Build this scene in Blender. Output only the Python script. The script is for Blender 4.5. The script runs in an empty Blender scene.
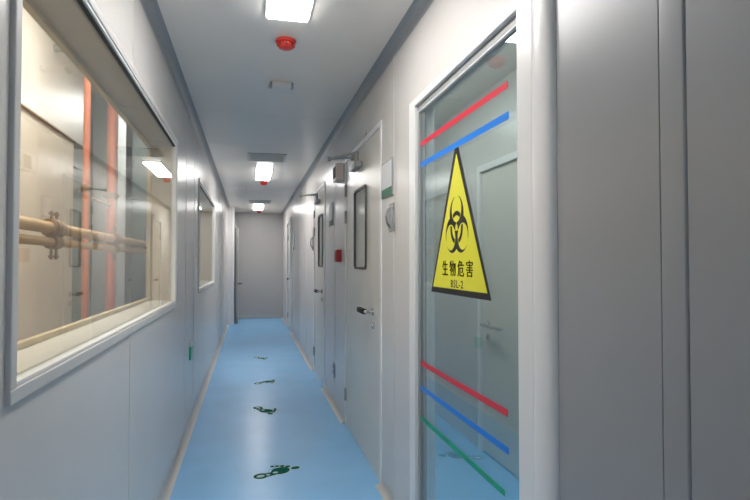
import bpy, bmesh, math, random
from mathutils import Vector, Matrix
random.seed(3)
SC = bpy.context.scene
COL = SC.collection
PI = math.pi

# ------------------------------------------------------------------ materials
def mat(name, col, rough=.5, metal=0.0, spec=.5, noise=0.0, nscale=6.0, bump=0.0, bscale=200., coat=0.0, var=None):
    m = bpy.data.materials.new(name); m.use_nodes = True
    nt = m.node_tree; b = nt.nodes['Principled BSDF']
    b.inputs['Base Color'].default_value = (*col, 1)
    b.inputs['Roughness'].default_value = rough
    b.inputs['Metallic'].default_value = metal
    b.inputs['Specular IOR Level'].default_value = spec
    b.inputs['Coat Weight'].default_value = coat
    b.inputs['Coat Roughness'].default_value = .08
    tc = nt.nodes.new('ShaderNodeTexCoord')
    if noise:
        n = nt.nodes.new('ShaderNodeTexNoise'); n.inputs['Scale'].default_value = nscale; n.inputs['Detail'].default_value = 4
        r = nt.nodes.new('ShaderNodeMapRange')
        r.inputs['From Min'].default_value = .3; r.inputs['From Max'].default_value = .7
        r.inputs['To Min'].default_value = 1 - noise; r.inputs['To Max'].default_value = 1 + noise
        mx = nt.nodes.new('ShaderNodeVectorMath'); mx.operation = 'SCALE'
        mx.inputs[0].default_value = col
        nt.links.new(tc.outputs['Object'], n.inputs['Vector'])
        nt.links.new(n.outputs['Fac'], r.inputs['Value'])
        nt.links.new(r.outputs['Result'], mx.inputs['Scale'])
        nt.links.new(mx.outputs['Vector'], b.inputs['Base Color'])
    if bump:
        n = nt.nodes.new('ShaderNodeTexNoise'); n.inputs['Scale'].default_value = bscale; n.inputs['Detail'].default_value = 2
        bp = nt.nodes.new('ShaderNodeBump'); bp.inputs['Strength'].default_value = bump; bp.inputs['Distance'].default_value = .01
        nt.links.new(tc.outputs['Object'], n.inputs['Vector'])
        nt.links.new(n.outputs['Fac'], bp.inputs['Height'])
        nt.links.new(bp.outputs['Normal'], b.inputs['Normal'])
    return m

def emit(name, col, strength):
    m = bpy.data.materials.new(name); m.use_nodes = True
    nt = m.node_tree; nt.nodes.remove(nt.nodes['Principled BSDF'])
    e = nt.nodes.new('ShaderNodeEmission'); e.inputs['Color'].default_value = (*col, 1); e.inputs['Strength'].default_value = strength
    nt.links.new(e.outputs[0], nt.nodes['Material Output'].inputs['Surface'])
    return m

def glass(name, tint, f0=.05, gain=.9, rough=0.0, body=None, bodymix=0.0):
    """thin pane: mostly clear, mirror reflection that grows towards grazing angles"""
    m = bpy.data.materials.new(name); m.use_nodes = True
    nt = m.node_tree; nt.nodes.remove(nt.nodes['Principled BSDF'])
    t = nt.nodes.new('ShaderNodeBsdfTransparent'); t.inputs['Color'].default_value = (*tint, 1)
    g = nt.nodes.new('ShaderNodeBsdfGlossy'); g.inputs['Roughness'].default_value = rough
    g.inputs['Color'].default_value = (.95, .97, .97, 1)
    lw = nt.nodes.new('ShaderNodeLayerWeight'); lw.inputs['Blend'].default_value = .5
    p = nt.nodes.new('ShaderNodeMath'); p.operation = 'POWER'; p.inputs[1].default_value = 4.0
    a = nt.nodes.new('ShaderNodeMath'); a.operation = 'MULTIPLY_ADD'; a.inputs[1].default_value = gain; a.inputs[2].default_value = f0
    mx = nt.nodes.new('ShaderNodeMixShader')
    nt.links.new(lw.outputs['Facing'], p.inputs[0]); nt.links.new(p.outputs[0], a.inputs[0])
    nt.links.new(a.outputs[0], mx.inputs['Fac'])
    src = t.outputs[0]
    if body:
        d = nt.nodes.new('ShaderNodeBsdfDiffuse'); d.inputs['Color'].default_value = (*body, 1)
        m2 = nt.nodes.new('ShaderNodeMixShader'); m2.inputs['Fac'].default_value = bodymix
        nt.links.new(t.outputs[0], m2.inputs[1]); nt.links.new(d.outputs[0], m2.inputs[2]); src = m2.outputs[0]
    nt.links.new(src, mx.inputs[1]); nt.links.new(g.outputs[0], mx.inputs[2])
    nt.links.new(mx.outputs[0], nt.nodes['Material Output'].inputs['Surface'])
    return m

M = dict(
    panel=mat('wall panel paint', (.70, .672, .648), .27, spec=.5, noise=.015, nscale=2.5, bump=.02, bscale=9),
    enddim=mat('end panel colour dimmed for light', (.455, .445, .435), .35, noise=.015, nscale=2),  # grey lowered in the colour to offset lamp light on the end wall
    nearshade=mat('wall panel colour darkened as shade', (.345, .35, .36), .3, noise=.02, nscale=2),  # darker base colour stands in for weaker light on the near wall
    ceil=mat('ceiling panel paint', (.80, .765, .72), .28, noise=.015, nscale=2),
    cove=mat('cove profile paint', (.27, .29, .31), .4),
    skirt=mat('floor cove aluminium paint', (.50, .49, .475), .35),
    frame=mat('white powder coated frame', (.86, .85, .84), .28),
    greyframe=mat('grey window frame', (.64, .63, .62), .35),
    whiteframe=mat('white window bead', (.85, .84, .82), .3),
    gasket=mat('black rubber gasket', (.03, .03, .03), .6),
    floor=mat('blue vinyl floor', (.25, .575, .95), .27, noise=.04, nscale=3, bump=.03, bscale=40),
    door=mat('cream grey door paint', (.71, .68, .615), .3, noise=.01),
    chrome=mat('brushed stainless steel', (.62, .62, .62), .25, metal=1, bump=.02, bscale=400),
    darkgrip=mat('dark bronze grip', (.02, .019, .017), .6, spec=.15),
    alu=mat('satin aluminium', (.60, .61, .63), .35, metal=.85),
    red=mat('red plastic', (.72, .03, .02), .3, coat=.3),
    alarmred=mat('alarm box red', (.36, .018, .012), .4),
    darkred=mat('dark red plastic', (.22, .012, .012), .4),
    redpipe=mat('orange red pipe paint', (.60, .21, .12), .5, noise=.12, nscale=9),
    tan=mat('tan lagged pipe', (.52, .34, .17), .5, noise=.12, nscale=12),
    rust=mat('brown cast fitting', (.30, .19, .11), .6, noise=.2, nscale=25),
    beige=mat('beige liner board', (.70, .65, .57), .5, noise=.04, nscale=2),
    wood=mat('pale wooden reveal', (.66, .52, .33), .5, noise=.12, nscale=14),
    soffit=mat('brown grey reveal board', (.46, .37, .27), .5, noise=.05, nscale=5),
    duct=mat('green grey sheet duct', (.25, .27, .25), .45, noise=.06, nscale=4),
    col=mat('light grey column paint', (.55, .56, .55), .5, noise=.05, nscale=4),
    conc=mat('dusty concrete', (.45, .41, .35), .8, noise=.15, nscale=5),
    plast=mat('white plastic', (.75, .74, .72), .35),
    greyplast=mat('grey plastic', (.42, .43, .44), .4),
    beigeplast=mat('beige grey plastic', (.80, .68, .63), .45),
    vent=mat('grey vent paint', (.33, .34, .345), .45),
    ventlight=mat('light grey vent paint', (.56, .57, .57), .45),
    ventdark=mat('dark vent slot', (.13, .14, .14), .6),
    paper=mat('white paper', (.80, .82, .84), .6),
    green=mat('green print', (.025, .16, .085), .5),
    greenfoot=mat('dark green vinyl', (.0, .115, .075), .75, spec=.08),
    footedge=mat('pale backing film', (.42, .62, .72), .6, spec=.2),
    exitgreen=mat('emerald green sign', (.0, .42, .22), .4),
    yellow=mat('yellow sign film', (.84, .80, .045), .4),
    black=mat('black sign ink', (.012, .012, .012), .5),
    tred=mat('red tape', (.68, .03, .06), .4),
    tblue=mat('blue tape', (.015, .22, .78), .4),
    tgreen=mat('green tape', (.0, .36, .20), .4),
    glassw=glass('clear window glass', (.93, .95, .93), .06, .68),
    glassd=glass('tinted door glass', (.76, .82, .82), .08, .85),
    vision=glass('vision panel glass', (.72, .76, .74), .06, .45, body=(.72, .73, .68), bodymix=.92),
    slim=mat('dark slim frame', (.07, .075, .075), .45),
    lamp=emit('lamp diffuser', (1.0, .975, .95), 20.0),
)

# ------------------------------------------------------------------ mesh helpers
def new(): return bmesh.new()
def box(bm, lo, hi, bev=0.0, seg=2):
    lo = Vector(lo); hi = Vector(hi)
    r = bmesh.ops.create_cube(bm, size=1.0)
    vs = r['verts']; c = (lo + hi) / 2; s = hi - lo
    for v in vs: v.co = Vector((v.co.x * s.x, v.co.y * s.y, v.co.z * s.z)) + c
    if bev:
        es = list({e for v in vs for e in v.link_edges})
        bmesh.ops.bevel(bm, geom=es, offset=bev, segments=seg, affect='EDGES', profile=.5, clamp_overlap=True)
def tube(bm, a, b, r, r2=None, n=20, cap=True):
    a = Vector(a); b = Vector(b); d = b - a
    q = d.to_track_quat('Z', 'Y').to_matrix().to_4x4()
    bmesh.ops.create_cone(bm, cap_ends=cap, segments=n, radius1=r, radius2=r if r2 is None else r2, depth=d.length,
                          matrix=Matrix.Translation((a + b) / 2) @ q)
def path(bm, pts, r, n=10):
    """round bar along a polyline with smooth joints"""
    pts = [Vector(p) for p in pts]; rings = []
    for i, p in enumerate(pts):
        t = (pts[min(i + 1, len(pts) - 1)] - pts[max(i - 1, 0)]).normalized()
        u = t.cross(Vector((0, 0, 1)))
        if u.length < 1e-3: u = t.cross(Vector((0, 1, 0)))
        u.normalize(); w = t.cross(u)
        rings.append([bm.verts.new(p + r * (math.cos(2 * PI * k / n) * u + math.sin(2 * PI * k / n) * w)) for k in range(n)])
    for A, B in zip(rings, rings[1:]):
        for k in range(n): bm.faces.new((A[k], A[(k + 1) % n], B[(k + 1) % n], B[k]))
    bm.faces.new(rings[0][::-1]); bm.faces.new(rings[-1])
def lathe(bm, prof, axis_pt, d=(0, 0, 1), n=32):
    d = Vector(d).normalized(); q = d.to_track_quat('Z', 'Y').to_matrix(); o = Vector(axis_pt); rings = []
    for r, z in prof:
        if r < 1e-6: rings.append([bm.verts.new(o + q @ Vector((0, 0, z)))])
        else: rings.append([bm.verts.new(o + q @ Vector((r * math.cos(2 * PI * k / n), r * math.sin(2 * PI * k / n), z))) for k in range(n)])
    for A, B in zip(rings, rings[1:]):
        for k in range(n):
            k2 = (k + 1) % n
            if len(A) == 1: bm.faces.new((A[0], B[k], B[k2]))
            elif len(B) == 1: bm.faces.new((A[k], B[0], A[k2]))
            else: bm.faces.new((A[k], B[k], B[k2], A[k2]))
def extrude_profile(bm, prof, y0, y1, axis='Y'):
    """closed profile of (x, z) swept along Y, or of (x, y) swept along Z"""
    f = (lambda p, t: (p[0], t, p[1])) if axis == 'Y' else (lambda p, t: (p[0], p[1], t))
    A = [bm.verts.new(f(p, y0)) for p in prof]; B = [bm.verts.new(f(p, y1)) for p in prof]
    n = len(prof)
    for k in range(n): bm.faces.new((A[k], A[(k + 1) % n], B[(k + 1) % n], B[k]))
    bm.faces.new(A[::-1]); bm.faces.new(B)
def obj(name, bm, m, parent=None, smooth=None, mats=None):
    bmesh.ops.recalc_face_normals(bm, faces=bm.faces)
    me = bpy.data.meshes.new(name); bm.to_mesh(me); bm.free()
    for x in (mats or [m]): me.materials.append(x)
    if smooth is not None:
        for p in me.polygons: p.use_smooth = True
        try: me.set_sharp_from_angle(angle=math.radians(smooth))
        except Exception: pass
    o = bpy.data.objects.new(name, me); COL.objects.link(o)
    if parent is not None:
        o.parent = parent
    return o
def tag(o, label, cat, group=None, kind=None):
    o['label'] = label; o['category'] = cat
    if group: o['group'] = group
    if kind: o['kind'] = kind
    return o
def thing(name, label, cat, group=None, kind=None):
    """Empty that parents the parts; all meshes are modelled in world coordinates"""
    o = bpy.data.objects.new(name, None); COL.objects.link(o); o.empty_display_size = .1
    return tag(o, label, cat, group, kind)
def settle(root):
    """move a thing's Empty to the middle of the base of its parts without moving the parts"""
    vs = [v.co for c in root.children for v in c.data.vertices]
    if not vs: return root
    lo = [min(v[i] for v in vs) for i in range(3)]; hi = [max(v[i] for v in vs) for i in range(3)]
    p = Vector(((lo[0] + hi[0]) / 2, (lo[1] + hi[1]) / 2, lo[2]))
    root.location = p
    for c in root.children: c.matrix_parent_inverse = Matrix.Translation(-p)
    return root
def copy_thing(root, delta, label):
    r = root.copy(); COL.objects.link(r); r.location = root.location + Vector(delta); r['label'] = label
    for ch in root.children:
        c = ch.copy(); COL.objects.link(c); mi = ch.matrix_parent_inverse.copy(); c.parent = r; c.matrix_parent_inverse = mi
        for g in ch.children:
            d = g.copy(); COL.objects.link(d); d.parent = c
    return r

def field_mesh(f, x0, x1, y0, y1, n, place, thick_dir):
    """solid plate from the region f(x, y) > 0 (smooth outline from an interpolated grid)"""
    bm = bmesh.new(); nx = n; ny = max(2, int(n * (y1 - y0) / (x1 - x0)))
    X = [x0 + (x1 - x0) * i / nx for i in range(nx + 1)]; Y = [y0 + (y1 - y0) * j / ny for j in range(ny + 1)]
    V = [[f(x, y) for y in Y] for x in X]
    cache = {}
    def vert(x, y):
        k = (round(x, 7), round(y, 7))
        if k not in cache: cache[k] = bm.verts.new(place(x, y))
        return cache[k]
    for i in range(nx):
        for j in range(ny):
            cs = [(i, j), (i + 1, j), (i + 1, j + 1), (i, j + 1)]
            poly = []
            for a in range(4):
                p, q = cs[a], cs[(a + 1) % 4]
                vp, vq = V[p[0]][p[1]], V[q[0]][q[1]]
                if vp > 0: poly.append((X[p[0]], Y[p[1]]))
                if (vp > 0) != (vq > 0):
                    t = vp / (vp - vq)
                    poly.append((X[p[0]] + t * (X[q[0]] - X[p[0]]), Y[p[1]] + t * (Y[q[1]] - Y[p[1]])))
            vv = []
            for p in poly:
                v = vert(*p)
                if v not in vv: vv.append(v)
            if len(vv) >= 3:
                try: bm.faces.new(vv)
                except ValueError: pass
    r = bmesh.ops.extrude_face_region(bm, geom=list(bm.faces))
    for v in r['geom']:
        if isinstance(v, bmesh.types.BMVert): v.co += Vector(thick_dir)
    return bm

# ------------------------------------------------------------------ dimensions
L, R, H, END, BACK = -.52, .85, 2.76, 14.6, -4.6
CAMH = 1.45
WT = .10                      # wall panel thickness
SEAM = .0025

def wall_boxes(bm, x0, x1, y0, y1, z1, holes):
    """wall slab split round rectangular holes (ya, yb, za, zb)"""
    y = y0
    for (a, b, za, zb) in sorted(holes):
        if a > y: box(bm, (x0, y, 0), (x1, a, z1))
        if za > 0: box(bm, (x0, a, 0), (x1, b, za))
        if zb < z1: box(bm, (x0, a, zb), (x1, b, z1))
        y = b
    if y < y1: box(bm, (x0, y, 0), (x1, y1, z1))

# windows: outer frame sizes
W1 = (1.345, 4.12, 1.135, 2.325)
W2 = (5.86, 8.44, 1.135, 2.325)
hw = [(a + .03, b - .03, c + .03, d - .03) for a, b, c, d in (W1, W2)]

bm = new(); wall_boxes(bm, L - WT, L, BACK, END, H, hw)
for y in (-1.0, .2, 2.62, 4.75, 5.45, 9.6, 10.8, 12.0):       # raised joint beads between panels
    inside = W1[0] < y < W1[1]
    box(bm, (L, y - .004, .05), (L + SEAM, y + .004, W1[2] if inside else H - .05))
    if inside: box(bm, (L, y - .004, W1[3]), (L + SEAM, y + .004, H - .05))
tag(obj('wall_left', bm, M['panel']), 'pale grey metal panel wall with two long windows, left of the blue floor', 'wall', kind='structure')

GD = (1.603, 2.735, 0, 2.275)                                   # clear opening of the glass door
D1, D2, D3 = (3.5, 4.9), (6.3, 7.36), (11.45, 12.6)
DTOP = 2.40
holes = [GD] + [(a, b, 0, DTOP) for a, b in (D1, D2, D3)]
bm = new(); wall_boxes(bm, R, R + WT, BACK, END, H, holes)
for y in (-1.6, -.4, .33, 3.19, 5.55, 8.4, 9.6, 10.7, 13.2):
    box(bm, (R - SEAM, y - .004, .05), (R, y + .004, H - .05))
tag(obj('wall_right', bm, M['panel']), 'pale grey metal panel wall holding the glass door and grey doors', 'wall', kind='structure')

bm = new(); box(bm, (L - WT, END, 0), (R + WT, END + .1, H)); box(bm, (.13, END - SEAM, .06), (.138, END, H - .05))
tag(obj('wall_end', bm, M['enddim']), 'blank grey panel wall closing the far end of the corridor', 'wall', kind='structure')
bm = new(); box(bm, (L - WT, BACK - .1, 0), (R + WT, BACK, H))
tag(obj('wall_back', bm, M['panel']), 'grey panel wall behind the viewer', 'wall', kind='structure')
bm = new(); box(bm, (L - WT, BACK, -.1), (R + WT, END, 0))
tag(obj('floor', bm, M['floor']), 'glossy blue vinyl floor running down the corridor', 'floor', kind='structure')
bm = new(); box(bm, (L - WT, BACK, H), (R + WT, END, H + .08))
for y in (.6, 1.2, 4.9, 6.2, 9.9, 11.2): box(bm, (L + .06, y - .003, H - .0015), (R - .06, y + .003, H))
tag(obj('ceiling', bm, M['ceil']), 'grey panel ceiling above the corridor', 'ceiling', kind='structure')

# concave cove profiles
def cove(cx, sx, cz, sz, r, n=10):
    """profile against a wall at cx (room lies towards sx) and a floor/ceiling at cz"""
    arc = [(cx + sx * (r - r * math.cos(PI / 2 * k / n)), cz + sz * (r - r * math.sin(PI / 2 * k / n))) for k in range(n + 1)]
    return [(cx, cz)] + arc
for nm, cx, sx, lab in (('trim_1', L, 1, 'grey coved strip between left wall and ceiling'), ('trim_2', R, -1, 'grey coved strip between right wall and ceiling')):
    bm = new(); extrude_profile(bm, cove(cx, sx, H, -1, .06), BACK, END)
    tag(obj(nm, bm, M['cove'], smooth=50), lab, 'trim', kind='structure')
bm = new(); extrude_profile(bm, cove(L, 1, 0, 1, .046), BACK, END)
tag(obj('baseboard_left', bm, M['skirt'], smooth=50), 'pale coved skirting at the foot of the left wall', 'skirting', kind='structure')
bm = new()
for a, b in ((BACK, 1.52), (2.85, D1[0]), (D1[1], D2[0]), (D2[1], D3[0]), (D3[1], END)): extrude_profile(bm, cove(R, -1, 0, 1, .046), a, b)
tag(obj('baseboard_right', bm, M['skirt'], smooth=50), 'pale coved skirting in lengths between the doors at the foot of the right wall', 'skirting', kind='structure')
bm = new(); box(bm, (L + .05, END - .012, 0), (R - .05, END, .085), .004)
tag(obj('baseboard_end', bm, M['skirt']), 'white skirting at the foot of the end wall', 'skirting', kind='structure')

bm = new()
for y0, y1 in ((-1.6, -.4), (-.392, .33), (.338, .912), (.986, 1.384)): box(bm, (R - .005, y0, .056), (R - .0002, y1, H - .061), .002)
tag(obj('wall_shade_panel', bm, M['nearshade']), 'metal panels coloured darker for shade on the right wall nearest the viewer, beside the rounded post', 'wall panel', kind='structure')  # slabs added to carry the shade colour on this stretch of wall
# rounded aluminium post profile and cover strip beside the glass door
def rounded(x0, depth, y0, y1, r, n=8):
    p = [(x0, y0)]
    for k in range(n + 1):
        a = PI / 2 * k / n; p.append((x0 - depth + r - r * math.sin(a), y0 + r - r * math.cos(a)))
    for k in range(n + 1):
        a = PI / 2 * k / n; p.append((x0 - depth + r - r * math.cos(a), y1 - r + r * math.sin(a)))
    p.append((x0, y1)); return p
bm = new(); extrude_profile(bm, [(R - .03 * math.sin(PI * k / 24) ** .8, 1.444 - .061 * math.cos(PI * k / 24)) for k in range(25)], 0, H - .06, 'Z')
tag(obj('trim_3', bm, M['frame'], smooth=40), 'tall rounded white post profile beside the glass door frame', 'trim', kind='structure')
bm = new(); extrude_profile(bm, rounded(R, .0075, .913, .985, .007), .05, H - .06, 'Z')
tag(obj('trim_4', bm, M['nearshade'], smooth=40), 'flat vertical cover strip on the right wall nearest the viewer', 'trim', kind='structure')

# ------------------------------------------------------------------ left windows
def window(n, W, label):
    a, b, c, d = W; t = thing('window_%d' % n, label, 'window', kind='structure')
    def ring(bm, o, i, x0, x1, bev=.003):
        (a, b, c, d), (e, f, g, h) = o, i
        box(bm, (x0, a, c), (x1, b, g), bev); box(bm, (x0, a, h), (x1, b, d), bev)
        box(bm, (x0, a, g), (x1, e, h), bev); box(bm, (x0, f, g), (x1, b, h), bev)
    ins = lambda k: (a + k, b - k, c + k, d - k)
    bm = new(); ring(bm, W, ins(.034), L - .015, L + .012); obj('outer_frame', bm, M['greyframe'], t)
    bm = new(); ring(bm, ins(.034), ins(.046), L - .02, L + .007); obj('window_bead', bm, M['whiteframe'], t)
    bm = new(); box(bm, (L - .02, a + .046, d - .051), (L - .001, b - .046, d - .046)); obj('gasket', bm, M['gasket'], t)
    bm = new(); box(bm, (L - .014, a + .046, c + .046), (L - .008, b - .046, d - .046)); obj('window_pane', bm, M['glassw'], t)
    x0, x1 = L - .185, L - .021
    bm = new(); box(bm, (x0, a + .031, c + .031), (x1, b - .031, c + .051)); obj('reveal_sill', bm, M['beige'], t)
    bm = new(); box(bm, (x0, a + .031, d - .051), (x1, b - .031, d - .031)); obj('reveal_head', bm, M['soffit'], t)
    for y0 in (a + .031, b - .051):
        bm = new(); box(bm, (x0, y0, c + .051), (x1, y0 + .02, d - .051)); obj('reveal_side', bm, M['wood'], t)
    bm = new(); ring(bm, ins(.051), ins(.072), L - .18, L - .155, .002); obj('rear_frame', bm, M['wood'], t)
    return settle(t)
window(1, W1, 'large grey framed window nearest the viewer showing pipes behind')
window(2, W2, 'smaller looking window farther down the left wall')

# ------------------------------------------------------------------ service space behind the left wall
SX = -2.9
bm = new(); box(bm, (SX - .1, -.6, 0), (SX, 13.2, 3.6)); tag(obj('wall_service_rear', bm, M['col']), 'dim grey rear wall of the pipe space behind the window', 'wall', kind='structure')
bm = new(); box(bm, (SX, -.7, 0), (L - WT, -.6, 3.6)); tag(obj('wall_service_near', bm, M['beige']), 'near end wall of the pipe space', 'wall', kind='structure')
bm = new(); box(bm, (SX, 13.2, 0), (L - WT, 13.3, 3.6)); tag(obj('wall_service_far', bm, M['beige']), 'far end wall of the pipe space', 'wall', kind='structure')
bm = new(); box(bm, (L - WT, -.6, H + .08), (L - WT + .05, 13.2, 3.6)); tag(obj('wall_service_upper', bm, M['beige']), 'panel above the corridor ceiling closing the pipe space', 'wall', kind='structure')
bm = new(); box(bm, (SX, -.6, -.1), (L - WT, 13.2, 0)); tag(obj('floor_service', bm, M['conc']), 'dusty concrete floor of the pipe space', 'floor', kind='structure')
bm = new(); box(bm, (SX, -.6, 3.6), (L - WT, 13.2, 3.7)); tag(obj('ceiling_service', bm, M['beige']), 'pale ceiling of the pipe space', 'ceiling', kind='structure')

bm = new(); box(bm, (-2.0, .6, 0), (-1.72, 5.95, 2.66), .004)
tag(obj('wall_service_lower', bm, M['beige']), 'beige liner wall behind the horizontal pipes', 'wall', kind='structure')
bm = new(); box(bm, (-2.0, .6, 2.66), (-1.70, 6.35, 3.6), .004)
tag(obj('wall_service_bulkhead', bm, M['plast']), 'white bulkhead panel above the beige liner wall with a dark lower edge', 'wall', kind='structure')
bm = new(); box(bm, (-1.715, .6, 2.645), (-1.695, 5.95, 2.66)); tag(obj('trim_5', bm, M['rust']), 'dark edge strip under the white bulkhead', 'trim', kind='structure')

# ducts and columns farther along
def riser(name, lo, hi, m, label, cat, flanges=()):
    t = thing(name, label, cat)
    bm = new(); box(bm, lo, hi, .006); obj('riser_body', bm, m, t)
    for z in flanges:
        bm = new(); box(bm, (lo[0] - .03, lo[1] - .03, z - .02), (hi[0] + .03, hi[1] + .03, z + .02), .004); obj('flange', bm, M['duct'], t)
    return settle(t)
riser('air_duct', (-2.45, 6.42, 0), (-1.95, 7.1, 3.6), M['duct'], 'dark green grey sheet metal duct standing beyond the beige liner wall', 'duct', (.7, 1.75, 2.55))
riser('support_column', (-1.95, 7.5, 0), (-1.65, 7.95, 3.6), M['col'], 'light grey square column standing beyond the dark duct', 'column')
riser('air_duct', (-1.7, 8.6, 0), (-1.35, 8.95, 3.6), M['duct'], 'narrow grey duct standing beyond the light grey column', 'duct', (1.2, 2.4))

# horizontal tan pipes
def hpipe(x, z, r, label):
    bm = new(); tube(bm, (x, -.6, z), (x, 13.2, z), r, n=24)
    for y in (2.3, 4.9, 7.4):
        tube(bm, (x, y - .03, z), (x, y + .03, z), r * 1.18, n=24)
    return tag(obj('horizontal_pipe', bm, M['tan'], smooth=40), label, 'pipe', 'tan pipes running past the window')
hpipe(-1.2, 1.665, .036, 'upper thicker tan pipe running level past the near window')
hpipe(-1.2, 1.578, .027, 'lower thinner tan pipe running level past the near window')

def coupling(x, y, label):
    t = thing('pipe_coupling', label, 'pipe fitting', 'brown fittings on the pipes')
    bm = new()
    for z, ri, ro, w in ((1.665, .0365, .057, .075), (1.665, .0365, .050, .1), (1.578, .0285, .044, .06)):
        lathe(bm, [(ri, -w), (ro, -w), (ro, w), (ri, w), (ri, -w)], (x, y, z), (0, 1, 0), 28)
    box(bm, (x - .02, y - .04, 1.609), (x + .02, y + .04, 1.6265), .002)
    obj('clamp_body', bm, M['rust'], t, smooth=40)
    for dy in (-.045, .045):
        for z, s in ((1.737, 1), (1.505, -1)):
            bm = new(); tube(bm, (x, y + dy, z - s * .03), (x, y + dy, z + s * .035), .009, n=8); tube(bm, (x, y + dy, z + s * .01), (x, y + dy, z + s * .024), .017, n=6)
            obj('bolt', bm, M['rust'], t)
    return settle(t)
cp = coupling(-1.2, 3.78, 'bolted brown fitting clamping both tan pipes, nearest in the window')
copy_thing(cp, (0, 1.55, 0), 'bolted brown fitting on the tan pipes in front of the thick red pipe')

def vpipe(x, y, r, z0, label, band):
    t = thing('vertical_pipe', label, 'pipe', 'red vertical pipes behind the window')
    bm = new(); tube(bm, (x, y, z0), (x, y, 3.6), r, n=24); obj('pipe_barrel', bm, M['redpipe'], t, smooth=40)
    for z in band:
        bm = new(); tube(bm, (x, y, z - .03), (x, y, z + .03), r * 1.4, n=24); tube(bm, (x, y, z - .008), (x, y, z + .008), r * 1.75, n=24); obj('pipe_collar', bm, M['rust'], t, smooth=40)
    return settle(t)
vpipe(-1.36, 5.05, .027, 0, 'thin red vertical pipe, first one along behind the near window', (2.08, .6))
vpipe(-1.36, 5.92, .043, 0, 'thick orange red vertical pipe behind the couplings', (2.12, .5))
bm = new(); path(bm, [(-1.36, 5.05, 2.02), (-1.36, 5.4, 2.02), (-1.36, 5.92, 2.02)], .012)
tag(obj('link_pipe', bm, M['rust'], smooth=50), 'thin brown level pipe joining the two red vertical pipes', 'pipe')
bm = new(); path(bm, [(-1.7, 5.3, 3.35), (-1.55, 5.3, 3.35), (-1.5, 5.3, 3.33)], .03)
tag(obj('pipe_stub', bm, M['greyplast'], smooth=50), 'short grey pipe stub sticking out of the white bulkhead', 'pipe')

# ------------------------------------------------------------------ rooms behind the right wall
RX = 1.75
bm = new(); wall_boxes(bm, RX, RX + .1, .4, END, H, [(2.95, 3.98, 0, 2.2)])
tag(obj('wall_inner', bm, M['panel']), 'dim panel wall seen through the glass door', 'wall', kind='structure')
for nm, y, lab in (('wall_inner_near', .4, 'near wall of the room behind the glass door'), ('wall_inner_partition', 5.2, 'partition at the far side of the room behind the glass door'), ('wall_inner_far', END - .1, 'far wall of the rooms behind the grey doors')):
    bm = new(); box(bm, (R + WT, y, 0), (RX, y + .08, H)); tag(obj(nm, bm, M['panel']), lab, 'wall', kind='structure')
bm = new(); box(bm, (R + WT, .4, -.1), (RX + .1, END, 0)); tag(obj('floor_inner', bm, M['floor']), 'blue vinyl floor inside the rooms behind the right wall', 'floor', kind='structure')
bm = new(); box(bm, (R + WT, .4, H), (RX + .1, END, H + .08)); tag(obj('ceiling_inner', bm, M['ceil']), 'panel ceiling inside the rooms behind the right wall', 'ceiling', kind='structure')

def lever(parent_leaf, x, y, z, sx, sy, length, grip, plate=True):
    """lever handle: rosette at (x, y, z) on a face whose normal is sx along X; lever runs along sy"""
    bm = new(); tube(bm, (x, y, z), (x + sx * .012, y, z), .026, n=24); tube(bm, (x + sx * .012, y, z), (x + sx * .06, y, z), .011, n=16)
    path(bm, [(x + sx * .055, y - sy * .012, z), (x + sx * .06, y + sy * .03, z), (x + sx * .06, y + sy * .06, z)], .0115, 12)
    h = obj('handle', bm, M['chrome'], parent_leaf, smooth=40)
    gh = .019 if grip != 'chrome' else .010
    xa, xb, ya, yb = x + sx * .042, x + sx * .078, y + sy * .035, y + sy * length
    bm = new(); box(bm, (min(xa, xb), min(ya, yb), z - gh), (max(xa, xb), max(ya, yb), z + gh), .009)
    obj('grip', bm, M[grip], h, smooth=40)
    bm = new(); tube(bm, (x, y, z - .095), (x + sx * .012, y, z - .095), .025, n=24); tube(bm, (x + sx * .012, y, z - .095), (x + sx * .02, y, z - .095), .010, n=16)
    obj('keyhole', bm, M['chrome'], parent_leaf, smooth=40)

# inner door seen through the glass
t = thing('door_5', 'pale door with lever handle behind the glass door', 'door', kind='structure')
bm = new(); box(bm, (RX - .018, 3.93, 0), (RX + .02, 3.98, 2.2), .003); box(bm, (RX - .018, 2.95, 0), (RX + .02, 3.0, 2.2), .003); box(bm, (RX - .018, 3.0, 2.15), (RX + .02, 3.93, 2.2), .003)
obj('door_frame', bm, M['frame'], t)
bm = new(); box(bm, (RX + .004, 3.004, .01), (RX + .05, 3.926, 2.146), .003); lf = obj('door_leaf', bm, M['door'], t)
lever(t, RX + .004, 3.82, .985, -1, -1, .33, 'chrome')
settle(t)

# ------------------------------------------------------------------ glass door in the right wall
a, b, _, zt = GD
t = thing('door_1', 'white framed full height glass door carrying the yellow sign', 'door', kind='structure')
bm = new()
box(bm, (R - .012, a - .095, 0), (R + .10, a + .003, zt + .035), .004)
box(bm, (R - .012, b - .003, 0), (R + .10, b + .095, zt + .035), .004)
box(bm, (R - .012, a, zt - .003), (R + .10, b, zt + .035), .004)
obj('door_frame', bm, M['frame'], t)
gx = R + .018
bm = new()
box(bm, (gx - .012, a + .005, zt - .034), (gx + .03, b - .005, zt - .005), .003); box(bm, (gx - .012, b - .022, .005), (gx + .03, b - .005, zt - .034), .003)
box(bm, (gx - .012, a + .005, .005), (gx + .03, a + .014, zt - .034), .003); box(bm, (gx - .012, a + .014, .005), (gx + .03, b - .022, .06), .003)
obj('leaf_frame', bm, M['vent'], t)
bm = new(); box(bm, (gx - .013, a + .012, zt - .040), (gx - .001, b - .02, zt - .034), .001); obj('glazing_bead', bm, M['whiteframe'], t)
bm = new(); box(bm, (gx, a + .014, .06), (gx + .01, b - .022, zt - .034)); obj('glass_panel', bm, M['glassd'], t)
settle(t)

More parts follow.
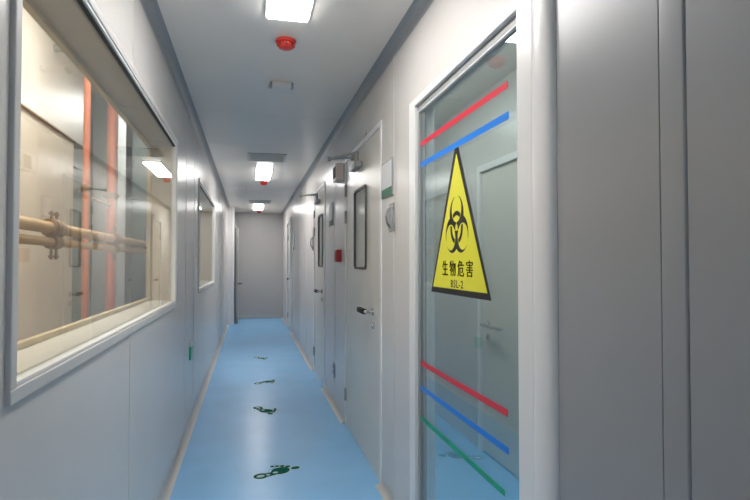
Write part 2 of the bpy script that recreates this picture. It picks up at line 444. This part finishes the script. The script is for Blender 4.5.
K = gx / R                                    # measured on the wall face, seated on the glass
gp = lambda y, z: (y * K, CAMH + (z - CAMH) * K)
def stripe(y0, y1, z, hh, m, label):
    A = gp(y0, z); B = gp(y1, z); bm = new(); box(bm, (gx - .0015, A[0], A[1] - hh), (gx - .0002, B[0], A[1] + hh))
    tag(obj('tape_strip', bm, M[m]), label, 'tape', 'coloured level tape strips on the glass door')
stripe(1.688, 2.654, 2.055, .0125, 'tred', 'red tape strip across the top of the glass door, above the blue one')
stripe(1.682, 2.654, 1.949, .0135, 'tblue', 'blue tape strip across the glass door above the yellow sign')
stripe(1.702, 2.660, .942, .0125, 'tred', 'red tape strip across the glass door below the yellow sign')
stripe(1.697, 2.660, .817, .012, 'tblue', 'blue tape strip low on the glass door, between red and green strips')
stripe(1.727, 2.661, .665, .0115, 'tgreen', 'green tape strip across the glass door, lowest of all strips')

# biohazard sign (u runs towards -Y so that the writing reads from the corridor)
yc, zb = gp(2.160, 1.312); apex = gp(2.156, 1.962); hw_, hh_ = .333 * K, apex[1] - zb
sx0 = gx - .0002
t = thing('warning_sign', 'yellow triangular biohazard sign with black border stuck on the glass door', 'sign')
P = lambda u, w, d: (sx0 - d, yc - u, zb + w)
def plate(pts, d0, d1):
    bm = new(); A = [bm.verts.new(P(u, w, d0)) for u, w in pts]; B = [bm.verts.new(P(u, w, d1)) for u, w in pts]; n = len(pts)
    bm.faces.new(A); bm.faces.new(B[::-1])
    for k in range(n): bm.faces.new((A[k], A[(k + 1) % n], B[(k + 1) % n], B[k]))
    return bm
obj('border', plate([(-hw_, 0), (hw_, 0), (hw_ * .985 , .012), (.008, hh_), (-.008, hh_), (-hw_ * .985, .012)], 0, .0012), M['black'], t)
obj('face', plate([(-hw_ + .031, .026), (hw_ - .031, .026), (0, hh_ - .052)], .0012, .0018), M['yellow'], t)
U = .0053
def bio(u, w):
    # three horned crescents, a broken ring and the central gaps
    best = -1e9
    dirs = [(math.cos(q), math.sin(q)) for q in (PI / 2, PI / 2 + 2 * PI / 3, PI / 2 + 4 * PI / 3)]
    r = math.hypot(u, w)
    body = max(15 - math.hypot(u - 11 * c, w - 11 * s) for c, s in dirs)
    cut = max(10.7 - math.hypot(u - 15.2 * c, w - 15.2 * s) for c, s in dirs)
    g = min(body, -cut, r - 2.8)
    for c, s in dirs:
        al = u * c + w * s; ac = abs(-u * s + w * c)
        if al > 0: g = min(g, ac - .55 if al < 9 else (ac - 2.4 if al > 18 else g))
    ring = min(13.6 - r, r - 10.0, cut - 1.1)
    return max(g, ring)
cw = gp(2.16, 1.598)[1] - zb
bm = field_mesh(lambda u, w: bio(u / U, w / U), -28 * U, 28 * U, -24 * U, 28 * U, 150, lambda u, w: P(u, w * 1.0 + cw, .0018), (-.0006, 0, 0))
obj('biohazard_symbol', bm, M['black'], t)

def lettering(txt, size, u, w, name, parent, m, place, bold=0.0, squeeze=1.0, depth=.0006, space=1.1, fat=0.0):
    cu = bpy.data.curves.new('lettering', 'FONT'); cu.body = txt; cu.size = size; cu.align_x = 'CENTER'; cu.align_y = 'CENTER'
    cu.offset = bold; cu.extrude = depth / 2; cu.space_character = space
    o = bpy.data.objects.new('lettering', cu); COL.objects.link(o)
    dg = bpy.context.evaluated_depsgraph_get(); me = bpy.data.meshes.new_from_object(o.evaluated_get(dg))
    bpy.data.objects.remove(o); bpy.data.curves.remove(cu)
    if fat:
        b = bmesh.new()
        for dx in (-fat, 0, fat):
            k = len(b.verts); b.from_mesh(me); b.verts.ensure_lookup_table()
            for v in b.verts[k:]: v.co.x += dx
        b.to_mesh(me); b.free()
    for v in me.vertices: v.co = place(u + v.co.x * squeeze, w + v.co.y, v.co.z + depth / 2)
    me.materials.clear(); me.materials.append(m); me.name = name
    q = bpy.data.objects.new(name, me); COL.objects.link(q); q.parent = parent
    return q
lettering('生物危害', .074, .0, gp(2.16, 1.420)[1] - zb, 'chinese_lettering', t, M['black'], lambda u, w, d: P(u, w, .0018 + d), fat=.0016, squeeze=1.05, space=1.42)
lettering('BSL-2', .046, .0, gp(2.16, 1.358)[1] - zb, 'level_lettering', t, M['black'], lambda u, w, d: P(u, w, .0018 + d), bold=.0004, squeeze=1.15, space=1.2)
settle(t)

# ------------------------------------------------------------------ grey service doors in the right wall
def service_door(n, y0, y1, label, vision=None, frame_w=.04, hand_y=None, closer=None, hinges=(.27, 1.86, 2.1), proud=.008):
    t = thing('door_%d' % n, label, 'door', kind='structure')
    ft = frame_w; x0 = R - proud
    bm = new(); box(bm, (x0, y0, 0), (R + WT, y0 + ft, DTOP), .003); box(bm, (x0, y1 - ft, 0), (R + WT, y1, DTOP), .003); box(bm, (x0, y0 + ft, DTOP - ft), (R + WT, y1 - ft, DTOP), .003)
    obj('door_frame', bm, M['frame'], t)
    fx = R - .002
    la, lb, zt = y0 + ft + .004, y1 - ft - .004, DTOP - ft - .004
    if vision:
        va, vb, vc, vd = vision
        bm = new(); wall_boxes(bm, fx, fx + .045, la, lb, zt, [vision]); lf = obj('door_leaf', bm, M['door'], t)
        g = .012
        def rrect(k, rr, nn=6):
            A, B, C, D = va - k, vb + k, vc - k, vd + k; p = []
            for cx, cz, s in ((B - rr, D - rr, 0), (A + rr, D - rr, 1), (A + rr, C + rr, 2), (B - rr, C + rr, 3)):
                for j in range(nn + 1):
                    q = PI / 2 * (s + j / nn); p.append((cx + rr * math.cos(q), cz + rr * math.sin(q)))
            return p
        bm = new(); o_ = rrect(g, .05); i_ = rrect(-.006, .03); nn = len(o_)
        rings = [[bm.verts.new((x, p[0], p[1])) for p in q] for x, q in ((fx, o_), (fx - .012, o_), (fx - .012, i_), (fx + .01, i_))]
        for A, B in zip(rings, rings[1:] + rings[:1]):
            for k in range(nn): bm.faces.new((A[k], A[(k + 1) % nn], B[(k + 1) % nn], B[k]))
        vf = obj('vision_frame', bm, M['slim'], t)
        bm = new(); box(bm, (fx + .006, va, vc), (fx + .012, vb, vd)); obj('vision_pane', bm, M['vision'], vf)
    else:
        bm = new(); box(bm, (fx, la, .006), (fx + .045, lb, zt)); lf = obj('door_leaf', bm, M['door'], t)
    if hand_y: lever(t, fx, hand_y, 1.105, -1, 1, .24, 'darkgrip')
    for z in hinges:
        bm = new(); tube(bm, (fx - .008, lb + .002, z - .055), (fx - .008, lb + .002, z + .055), .011, n=12); box(bm, (fx - .004, lb - .03, z - .05), (fx, lb + .03, z + .05))
        obj('hinge', bm, M['vent'], t, smooth=40)
    if closer:
        cy = closer
        bm = new(); box(bm, (R - .055, cy, 2.195), (R - .003, cy + .28, 2.24), .01); c = obj('door_closer', bm, M['vent'], t, smooth=40)
        bm = new(); tube(bm, (R - .04, cy + .06, 2.235), (R - .04, cy + .06, 2.32), .016, n=16)
        ex, ey = R - .2, cy + .45
        path(bm, [(R - .04, cy + .06, 2.31), (ex, ey, 2.33)], .011); tube(bm, (ex, ey, 2.31), (ex, ey, 2.345), .014, n=12)
        path(bm, [(ex, ey, 2.33), (R - .015, cy + .36, 2.33)], .008); box(bm, (R - .03, cy + .32, 2.315), (R, cy + .4, 2.345), .003)
        obj('closer_arm', bm, M['vent'], c)
    return settle(t)
service_door(2, *D1, 'cream grey door with long slim vision panel, nearest past the glass door', (3.985, 4.43, 1.41, 2.03), hand_y=3.73, closer=4.12)
service_door(3, *D2, 'grey door with slim vision panel, second along past the glass door', (6.5, 6.86, 1.41, 2.03), hand_y=6.5, closer=6.72)
service_door(4, *D3, 'grey door with white frame nearest the end wall', None, .09, hand_y=11.62, hinges=(.27, 2.0), proud=.035)

# ------------------------------------------------------------------ open door leaf and jamb at the far left
t = thing('door_6', 'door leaf standing open edge-on at the far left', 'door', kind='structure')
bm = new(); box(bm, (-.325, 13.38, .012), (-.28, 14.12, 2.3), .003); obj('door_leaf', bm, M['door'], t)
bm = new(); box(bm, (-.330, 13.36, .008), (-.275, 13.384, 2.305), .002); obj('edge_rail', bm, M['vent'], t)
bm = new(); tube(bm, (-.345, 13.42, 0.0), (-.345, 13.42, .05), .018, n=12); box(bm, (-.355, 13.40, .03), (-.325, 13.44, .06)); obj('door_stop', bm, M['vent'], t)
for s, x in ((-1, -.325), (1, -.28)):
    bm = new(); tube(bm, (x, 13.45, .95), (x + s * .012, 13.45, .95), .026, n=20); path(bm, [(x, 13.45, .95), (x + s * .075, 13.45, .95), (x + s * .085, 13.48, .95), (x + s * .085, 13.6, .95)], .016); obj('handle', bm, M['slim'], t, smooth=40)
bm = new(); tube(bm, (-.345, 13.41, .03), (-.345, 13.41, 2.42), .014, n=12); obj('bolt_rod', bm, M['vent'], t, smooth=40)
settle(t)
bm = new(); box(bm, (-.43, 13.22, 0), (-.365, 13.3, H), .006); box(bm, (L, 13.23, 0), (-.43, 13.29, H), .002)
tag(obj('trim_6', bm, M['frame']), 'tall white jamb post just left of the open door leaf at the corridor end', 'trim', kind='structure')

# ------------------------------------------------------------------ ceiling fittings
LX0, LX1 = .083, .292
def ceiling_light(y0, y1, label):
    t = thing('ceiling_light', label, 'ceiling light', 'slim ceiling lights along the corridor')
    bm = new(); box(bm, (LX0 - .012, y0 - .012, H - .012), (LX1 + .012, y1 + .012, H), .003); obj('light_frame', bm, M['plast'], t)
    bm = new(); box(bm, (LX0, y0, H - .024), (LX1, y1, H - .012), .004); obj('diffuser', bm, M['lamp'], t)
    return settle(t)
l0 = ceiling_light(1.70, 2.90, 'slim bright ceiling light cut off by the top of the picture, nearest one')
copy_thing(l0, (0, 5.78, 0), 'slim bright ceiling light halfway down the corridor beyond a grey air vent')
copy_thing(l0, (0, -5.6, 0), 'slim bright ceiling light behind the viewer')
copy_thing(l0, (0, 10.75, 0), 'slim bright ceiling light at the far end of the corridor')

def detector(x, y, label):
    t = thing('fire_detector', label, 'fire detector', 'red detectors under the ceiling')
    bm = new(); lathe(bm, [(.0, 0), (.056, 0), (.060, .008), (.056, .018), (.0, .018)], (x, y, H), (0, 0, -1)); obj('detector_base', bm, M['red'], t, smooth=40)
    bm = new(); lathe(bm, [(.0, .016), (.050, .016), (.052, .030), (.044, .044), (.030, .052), (.0, .055)], (x, y, H), (0, 0, -1)); d = obj('detector_dome', bm, M['red'], t, smooth=50)
    for k in range(8):
        q = 2 * PI * k / 8; bm = new()
        box(bm, (x + .046 * math.cos(q) - .006, y + .046 * math.sin(q) - .006, H - .040), (x + .046 * math.cos(q) + .006, y + .046 * math.sin(q) + .006, H - .024), .002)
        obj('smoke_slot', bm, M['darkred'], d)
    return settle(t)
d0 = detector(.2, 3.22, 'round red fire detector on the ceiling just past the nearest light')
copy_thing(d0, (.012, 5.78, 0), 'round red fire detector just past the middle ceiling light')
copy_thing(d0, (.02, 10.85, 0), 'small red fire detector just past the farthest ceiling light')

def vent(y0, label):
    x0, x1 = -.035, .43; t = thing('air_vent', label, 'air vent', 'square vents in the ceiling'); y1 = y0 + .46
    bm = new()
    box(bm, (x0, y0, H - .016), (x1, y0 + .03, H), .003); box(bm, (x0, y1 - .03, H - .016), (x1, y1, H), .003)
    box(bm, (x0, y0 + .03, H - .016), (x0 + .03, y1 - .03, H), .003); box(bm, (x1 - .03, y0 + .03, H - .016), (x1, y1 - .03, H), .003)
    obj('vent_frame', bm, M['ventlight'], t)
    bm = new(); box(bm, (x0 + .03, y0 + .03, H - .005), (x1 - .03, y1 - .03, H)); obj('vent_backing', bm, M['ventdark'], t)
    for k in range(7):
        y = y0 + .06 + k * .052; bm = new(); box(bm, (x0 + .03, y, H - .013), (x1 - .03, y + .028, H - .009)); obj('vent_slat', bm, M['ventlight'], t)
    return settle(t)
v0 = vent(6.62, 'square grey air vent in front of the middle ceiling light')
copy_thing(v0, (0, 5.05, 0), 'square grey air vent in front of the farthest ceiling light')

t = thing('ceiling_sensor', 'small pale box with two dark ends on the ceiling past the nearest detector', 'sensor')
bm = new(); box(bm, (.15, 3.96, H - .035), (.285, 4.08, H), .006); obj('sensor_body', bm, M['plast'], t)
for x in (.135, .285):
    bm = new(); box(bm, (x, 3.97, H - .03), (x + .018, 4.05, H), .004); obj('end_clip', bm, M['vent'], t)
bm = new(); box(bm, (.125, 4.08, H - .012), (.315, 4.2, H), .003); obj('mounting_plate', bm, M['plast'], t)
settle(t)
t = thing('ceiling_glint', 'small white sprinkler modelled under the ceiling left of the far lights', 'glint')  # bright ceiling highlight built as a small white pendant
bm = new(); lathe(bm, [(.0, 0), (.04, 0), (.036, .012), (.014, .018), (.012, .045), (.0, .045)], (-.074, 9.7, H), (0, 0, -1)); obj('glint_body', bm, M['plast'], t, smooth=40)
bm = new(); lathe(bm, [(.0, .045), (.02, .046), (.022, .05), (.0, .053)], (-.074, 9.7, H), (0, 0, -1)); obj('glint_tip', bm, M['plast'], t, smooth=40)
settle(t)

# ------------------------------------------------------------------ things on the right wall
def notice(y0, y1, z0, z1, label, lines=6):
    t = thing('notice_board', label, 'notice', 'framed notices beside the doors')
    bm = new(); box(bm, (R - .010, y0, z0), (R, y1, z1), .002); obj('backing', bm, M['vent'], t)
    bm = new(); box(bm, (R - .0112, y0 + .012, z0 + .055), (R - .0098, y1 - .012, z1 - .012)); obj('sheet', bm, M['paper'], t)
    bm = new(); box(bm, (R - .0114, y0 + .004, z0 + .004), (R - .0098, y1 - .004, z0 + .055)); obj('green_band', bm, M['green'], t)
    return settle(t)
notice(3.20, 3.47, 1.865, 2.095, 'framed white notice with green lower band between glass door and cream door')
notice(5.66, 5.9, 1.845, 2.085, 'framed notice between the two doors with vision panels')
notice(10.82, 10.98, 1.7, 2.06, 'small framed notice before the farthest door on the right')

t = thing('wall_handset', 'grey wall plate with curved dark handle under the nearest notice', 'handset')
y0, y1, z0, z1 = 3.165, 3.30, 1.64, 1.815
bm = new(); box(bm, (R - .008, y0, z0), (R, y1, z1), .003); obj('back_plate', bm, M['chrome'], t)
bm = new(); box(bm, (R - .014, y0 + .022, z0 + .02), (R - .008, y1 - .022, z1 - .02), .002); obj('recess', bm, M['greyplast'], t)
bm = new(); ym = (y0 + y1) / 2 - .01
path(bm, [(R - .012, ym + .03, z0 + .03), (R - .03, ym + .005, z0 + .045), (R - .042, ym - .012, z0 + .07), (R - .046, ym - .016, (z0 + z1) / 2), (R - .042, ym - .012, z1 - .065), (R - .03, ym + .005, z1 - .042), (R - .012, ym + .03, z1 - .028)], .008, 12)
obj('curved_handle', bm, M['vent'], t, smooth=60)
settle(t)
t = thing('wall_handset', 'small grey handset plate on the wall just past the second vision panel door', 'handset')
bm = new(); box(bm, (R - .008, 7.44, 1.62), (R, 7.6, 1.82), .003); obj('back_plate', bm, M['chrome'], t)
bm = new(); path(bm, [(R - .01, 7.54, 1.65), (R - .035, 7.5, 1.69), (R - .04, 7.49, 1.72), (R - .035, 7.5, 1.76), (R - .01, 7.54, 1.79)], .009, 12); obj('curved_handle', bm, M['vent'], t, smooth=60)
settle(t)

t = thing('fire_alarm_button', 'dark red fire alarm button box on the wall between the doors', 'alarm button')
bm = new(); box(bm, (R - .05, 5.12, 1.455), (R, 5.27, 1.575), .008); obj('alarm_case', bm, M['alarmred'], t)
bm = new(); box(bm, (R - .054, 5.15, 1.475), (R - .049, 5.24, 1.555), .003); obj('press_panel', bm, M['darkred'], t)
settle(t)
t = thing('alarm_sounder', 'beige grey box high on the wall beyond the nearest door closer', 'alarm')
bm = new(); box(bm, (R - .07, 5.03, 2.225), (R, 5.24, 2.385), .008); obj('sounder_case', bm, M['beigeplast'], t)
bm = new(); box(bm, (R - .074, 5.06, 2.25), (R - .069, 5.21, 2.36), .002); obj('grille_plate', bm, M['darkgrip'], t)
bm = new(); lathe(bm, [(0, 0), (.018, 0), (.014, .012), (0, .016)], (R - .035, 5.135, 2.225), (0, 0, -1)); obj('indicator', bm, M['plast'], t, smooth=40)
settle(t)
t = thing('wall_socket', 'narrow grey socket plate low on the wall between the doors', 'socket')
bm = new(); box(bm, (R - .012, 5.53, .275), (R, 5.66, .42), .004); obj('socket_plate', bm, M['greyplast'], t)
for z in (.31, .37):
    bm = new(); box(bm, (R - .0135, 5.565, z), (R - .0115, 5.625, z + .03)); obj('socket_opening', bm, M['ventdark'], t)
settle(t)
t = thing('call_bell', 'small round white button high beside the nearest door', 'button')
bm = new(); lathe(bm, [(0, 0), (.022, 0), (.02, .01), (0, .012)], (R, 4.0, 2.43), (-1, 0, 0)); obj('button_base', bm, M['greyplast'], t, smooth=40)
bm = new(); lathe(bm, [(0, .012), (.012, .012), (.01, .018), (0, .019)], (R, 4.0, 2.43), (-1, 0, 0)); obj('button_cap', bm, M['plast'], t, smooth=40)
settle(t)

# low evacuation sign on the left wall
t = thing('exit_sign', 'small green exit sign low on the left wall', 'sign')
bm = new(); box(bm, (L, 5.09, .585), (L + .012, 5.25, .70), .003); obj('sign_plate', bm, M['exitgreen'], t)
bm = new(); box(bm, (L, 5.12, .70), (L + .014, 5.22, .735), .003); obj('lamp_cap', bm, M['plast'], t)
settle(t)

# ------------------------------------------------------------------ footprint stickers
def ell(x, y, cx, cy, a, b, rot=0):
    c, s = math.cos(rot), math.sin(rot); u = (x - cx) * c + (y - cy) * s; v = -(x - cx) * s + (y - cy) * c
    return (1 - math.hypot(u / a, v / b)) * min(a, b)
TOES = [(.279, .012, .030, .019), (.252, -.027, .018, .0125), (.226, -.048, .016, .012), (.199, -.063, .015, .0115), (.171, -.074, .014, .011)]
def sole(x, y):
    return max(ell(x, y, .042, .004, .045, .033), ell(x, y, .100, .010, .075, .022, .04), ell(x, y, .180, 0, .062, .042, -.08))
def foot(x, y, edge=0.0):
    s = sole(x, y) + edge
    if not edge:
        s = min(s, -ell(x, y, .040, .004, .026, .016), -ell(x, y, .088, .010, .013, .010), -ell(x, y, .140, .006, .018, .012))
    return max([s] + [ell(x, y, cx, cy, a, b) + edge for cx, cy, a, b in TOES])
def footprint(x, y, rot, flip, scale, label):
    t = thing('footprint_sticker', label, 'floor sticker', 'green footprint stickers on the floor')
    c, s = math.cos(rot), math.sin(rot)
    def pl(z):
        def f(u, v):
            v *= flip * 1.3; u -= .15
            return (x + scale * (u * c - v * s), y + scale * (u * s + v * c), z)
        return f
    bm = field_mesh(lambda u, v: foot(u, v, .0035), -.03, .34, -.1, .1, 80, pl(.0002), (0, 0, .0006)); obj('backing_film', bm, M['footedge'], t)
    bm = field_mesh(lambda u, v: foot(u, v), -.03, .34, -.1, .1, 110, pl(.0008), (0, 0, .0005)); obj('foot_print', bm, M['greenfoot'], t)
    return settle(t)
footprint(.185, 3.87, math.radians(25), -1, 1.1, 'dark green bare footprint sticker, nearest one on the blue floor')
footprint(.145, 5.5, math.radians(-62), -1, 1.1, 'green bare footprint sticker, second one along the blue floor')
footprint(.19, 6.78, math.radians(35), 1, 1.0, 'green bare footprint sticker, third one along the blue floor')
footprint(.165, 8.5, math.radians(-60), -1, 1.0, 'faint green footprint sticker, farthest one along the blue floor')

# ------------------------------------------------------------------ unseen lamps placed for the light behind the glass, camera, render look
def area(name, loc, sx, sy, power, col, rot=(0, 0, 0)):
    l = bpy.data.lights.new(name, 'AREA'); l.shape = 'RECTANGLE'; l.size = sx; l.size_y = sy; l.energy = power; l.color = col
    o = bpy.data.objects.new(name, l); COL.objects.link(o); o.location = loc; o.rotation_euler = rot
    return o
area('service_space_lamp', (-.95, 3.6, 3.55), .3, 3.0, 56, (1, .92, .83))
area('service_space_far_lamp', (-1.1, 8.2, 3.55), .3, 1.6, 38, (.95, .95, .95))
area('inner_room_fill', (1.08, 3.0, H - .005), .2, 3.8, 19, (.95, 1, .99))  # unseen lamp added to brighten the room behind the glass door

w = bpy.data.worlds.new('World'); SC.world = w; w.use_nodes = True
w.node_tree.nodes['Background'].inputs['Color'].default_value = (.5, .55, .6, 1); w.node_tree.nodes['Background'].inputs['Strength'].default_value = .05

cam = bpy.data.cameras.new('Camera'); co = bpy.data.objects.new('Camera', cam); COL.objects.link(co)
f = 545.0
cam.sensor_width = 36; cam.lens = 36 * f / 750; cam.clip_start = .02; cam.clip_end = 100
yaw = math.atan(125 / f); pit = math.atan(13 / f * math.cos(yaw))
co.location = (0, 0, CAMH); co.rotation_euler = (PI / 2 + pit, 0, -yaw)
SC.camera = co

SC.view_settings.view_transform = 'Standard'; SC.view_settings.look = 'None'; SC.view_settings.gamma = 1; SC.view_settings.exposure = 0.5
SC.view_settings.use_curve_mapping = False
SC.cycles.use_denoising = True; SC.cycles.max_bounces = 12; SC.cycles.diffuse_bounces = 6; SC.cycles.transparent_max_bounces = 16
SC.cycles.sample_clamp_indirect = 6.0; SC.cycles.caustics_reflective = True
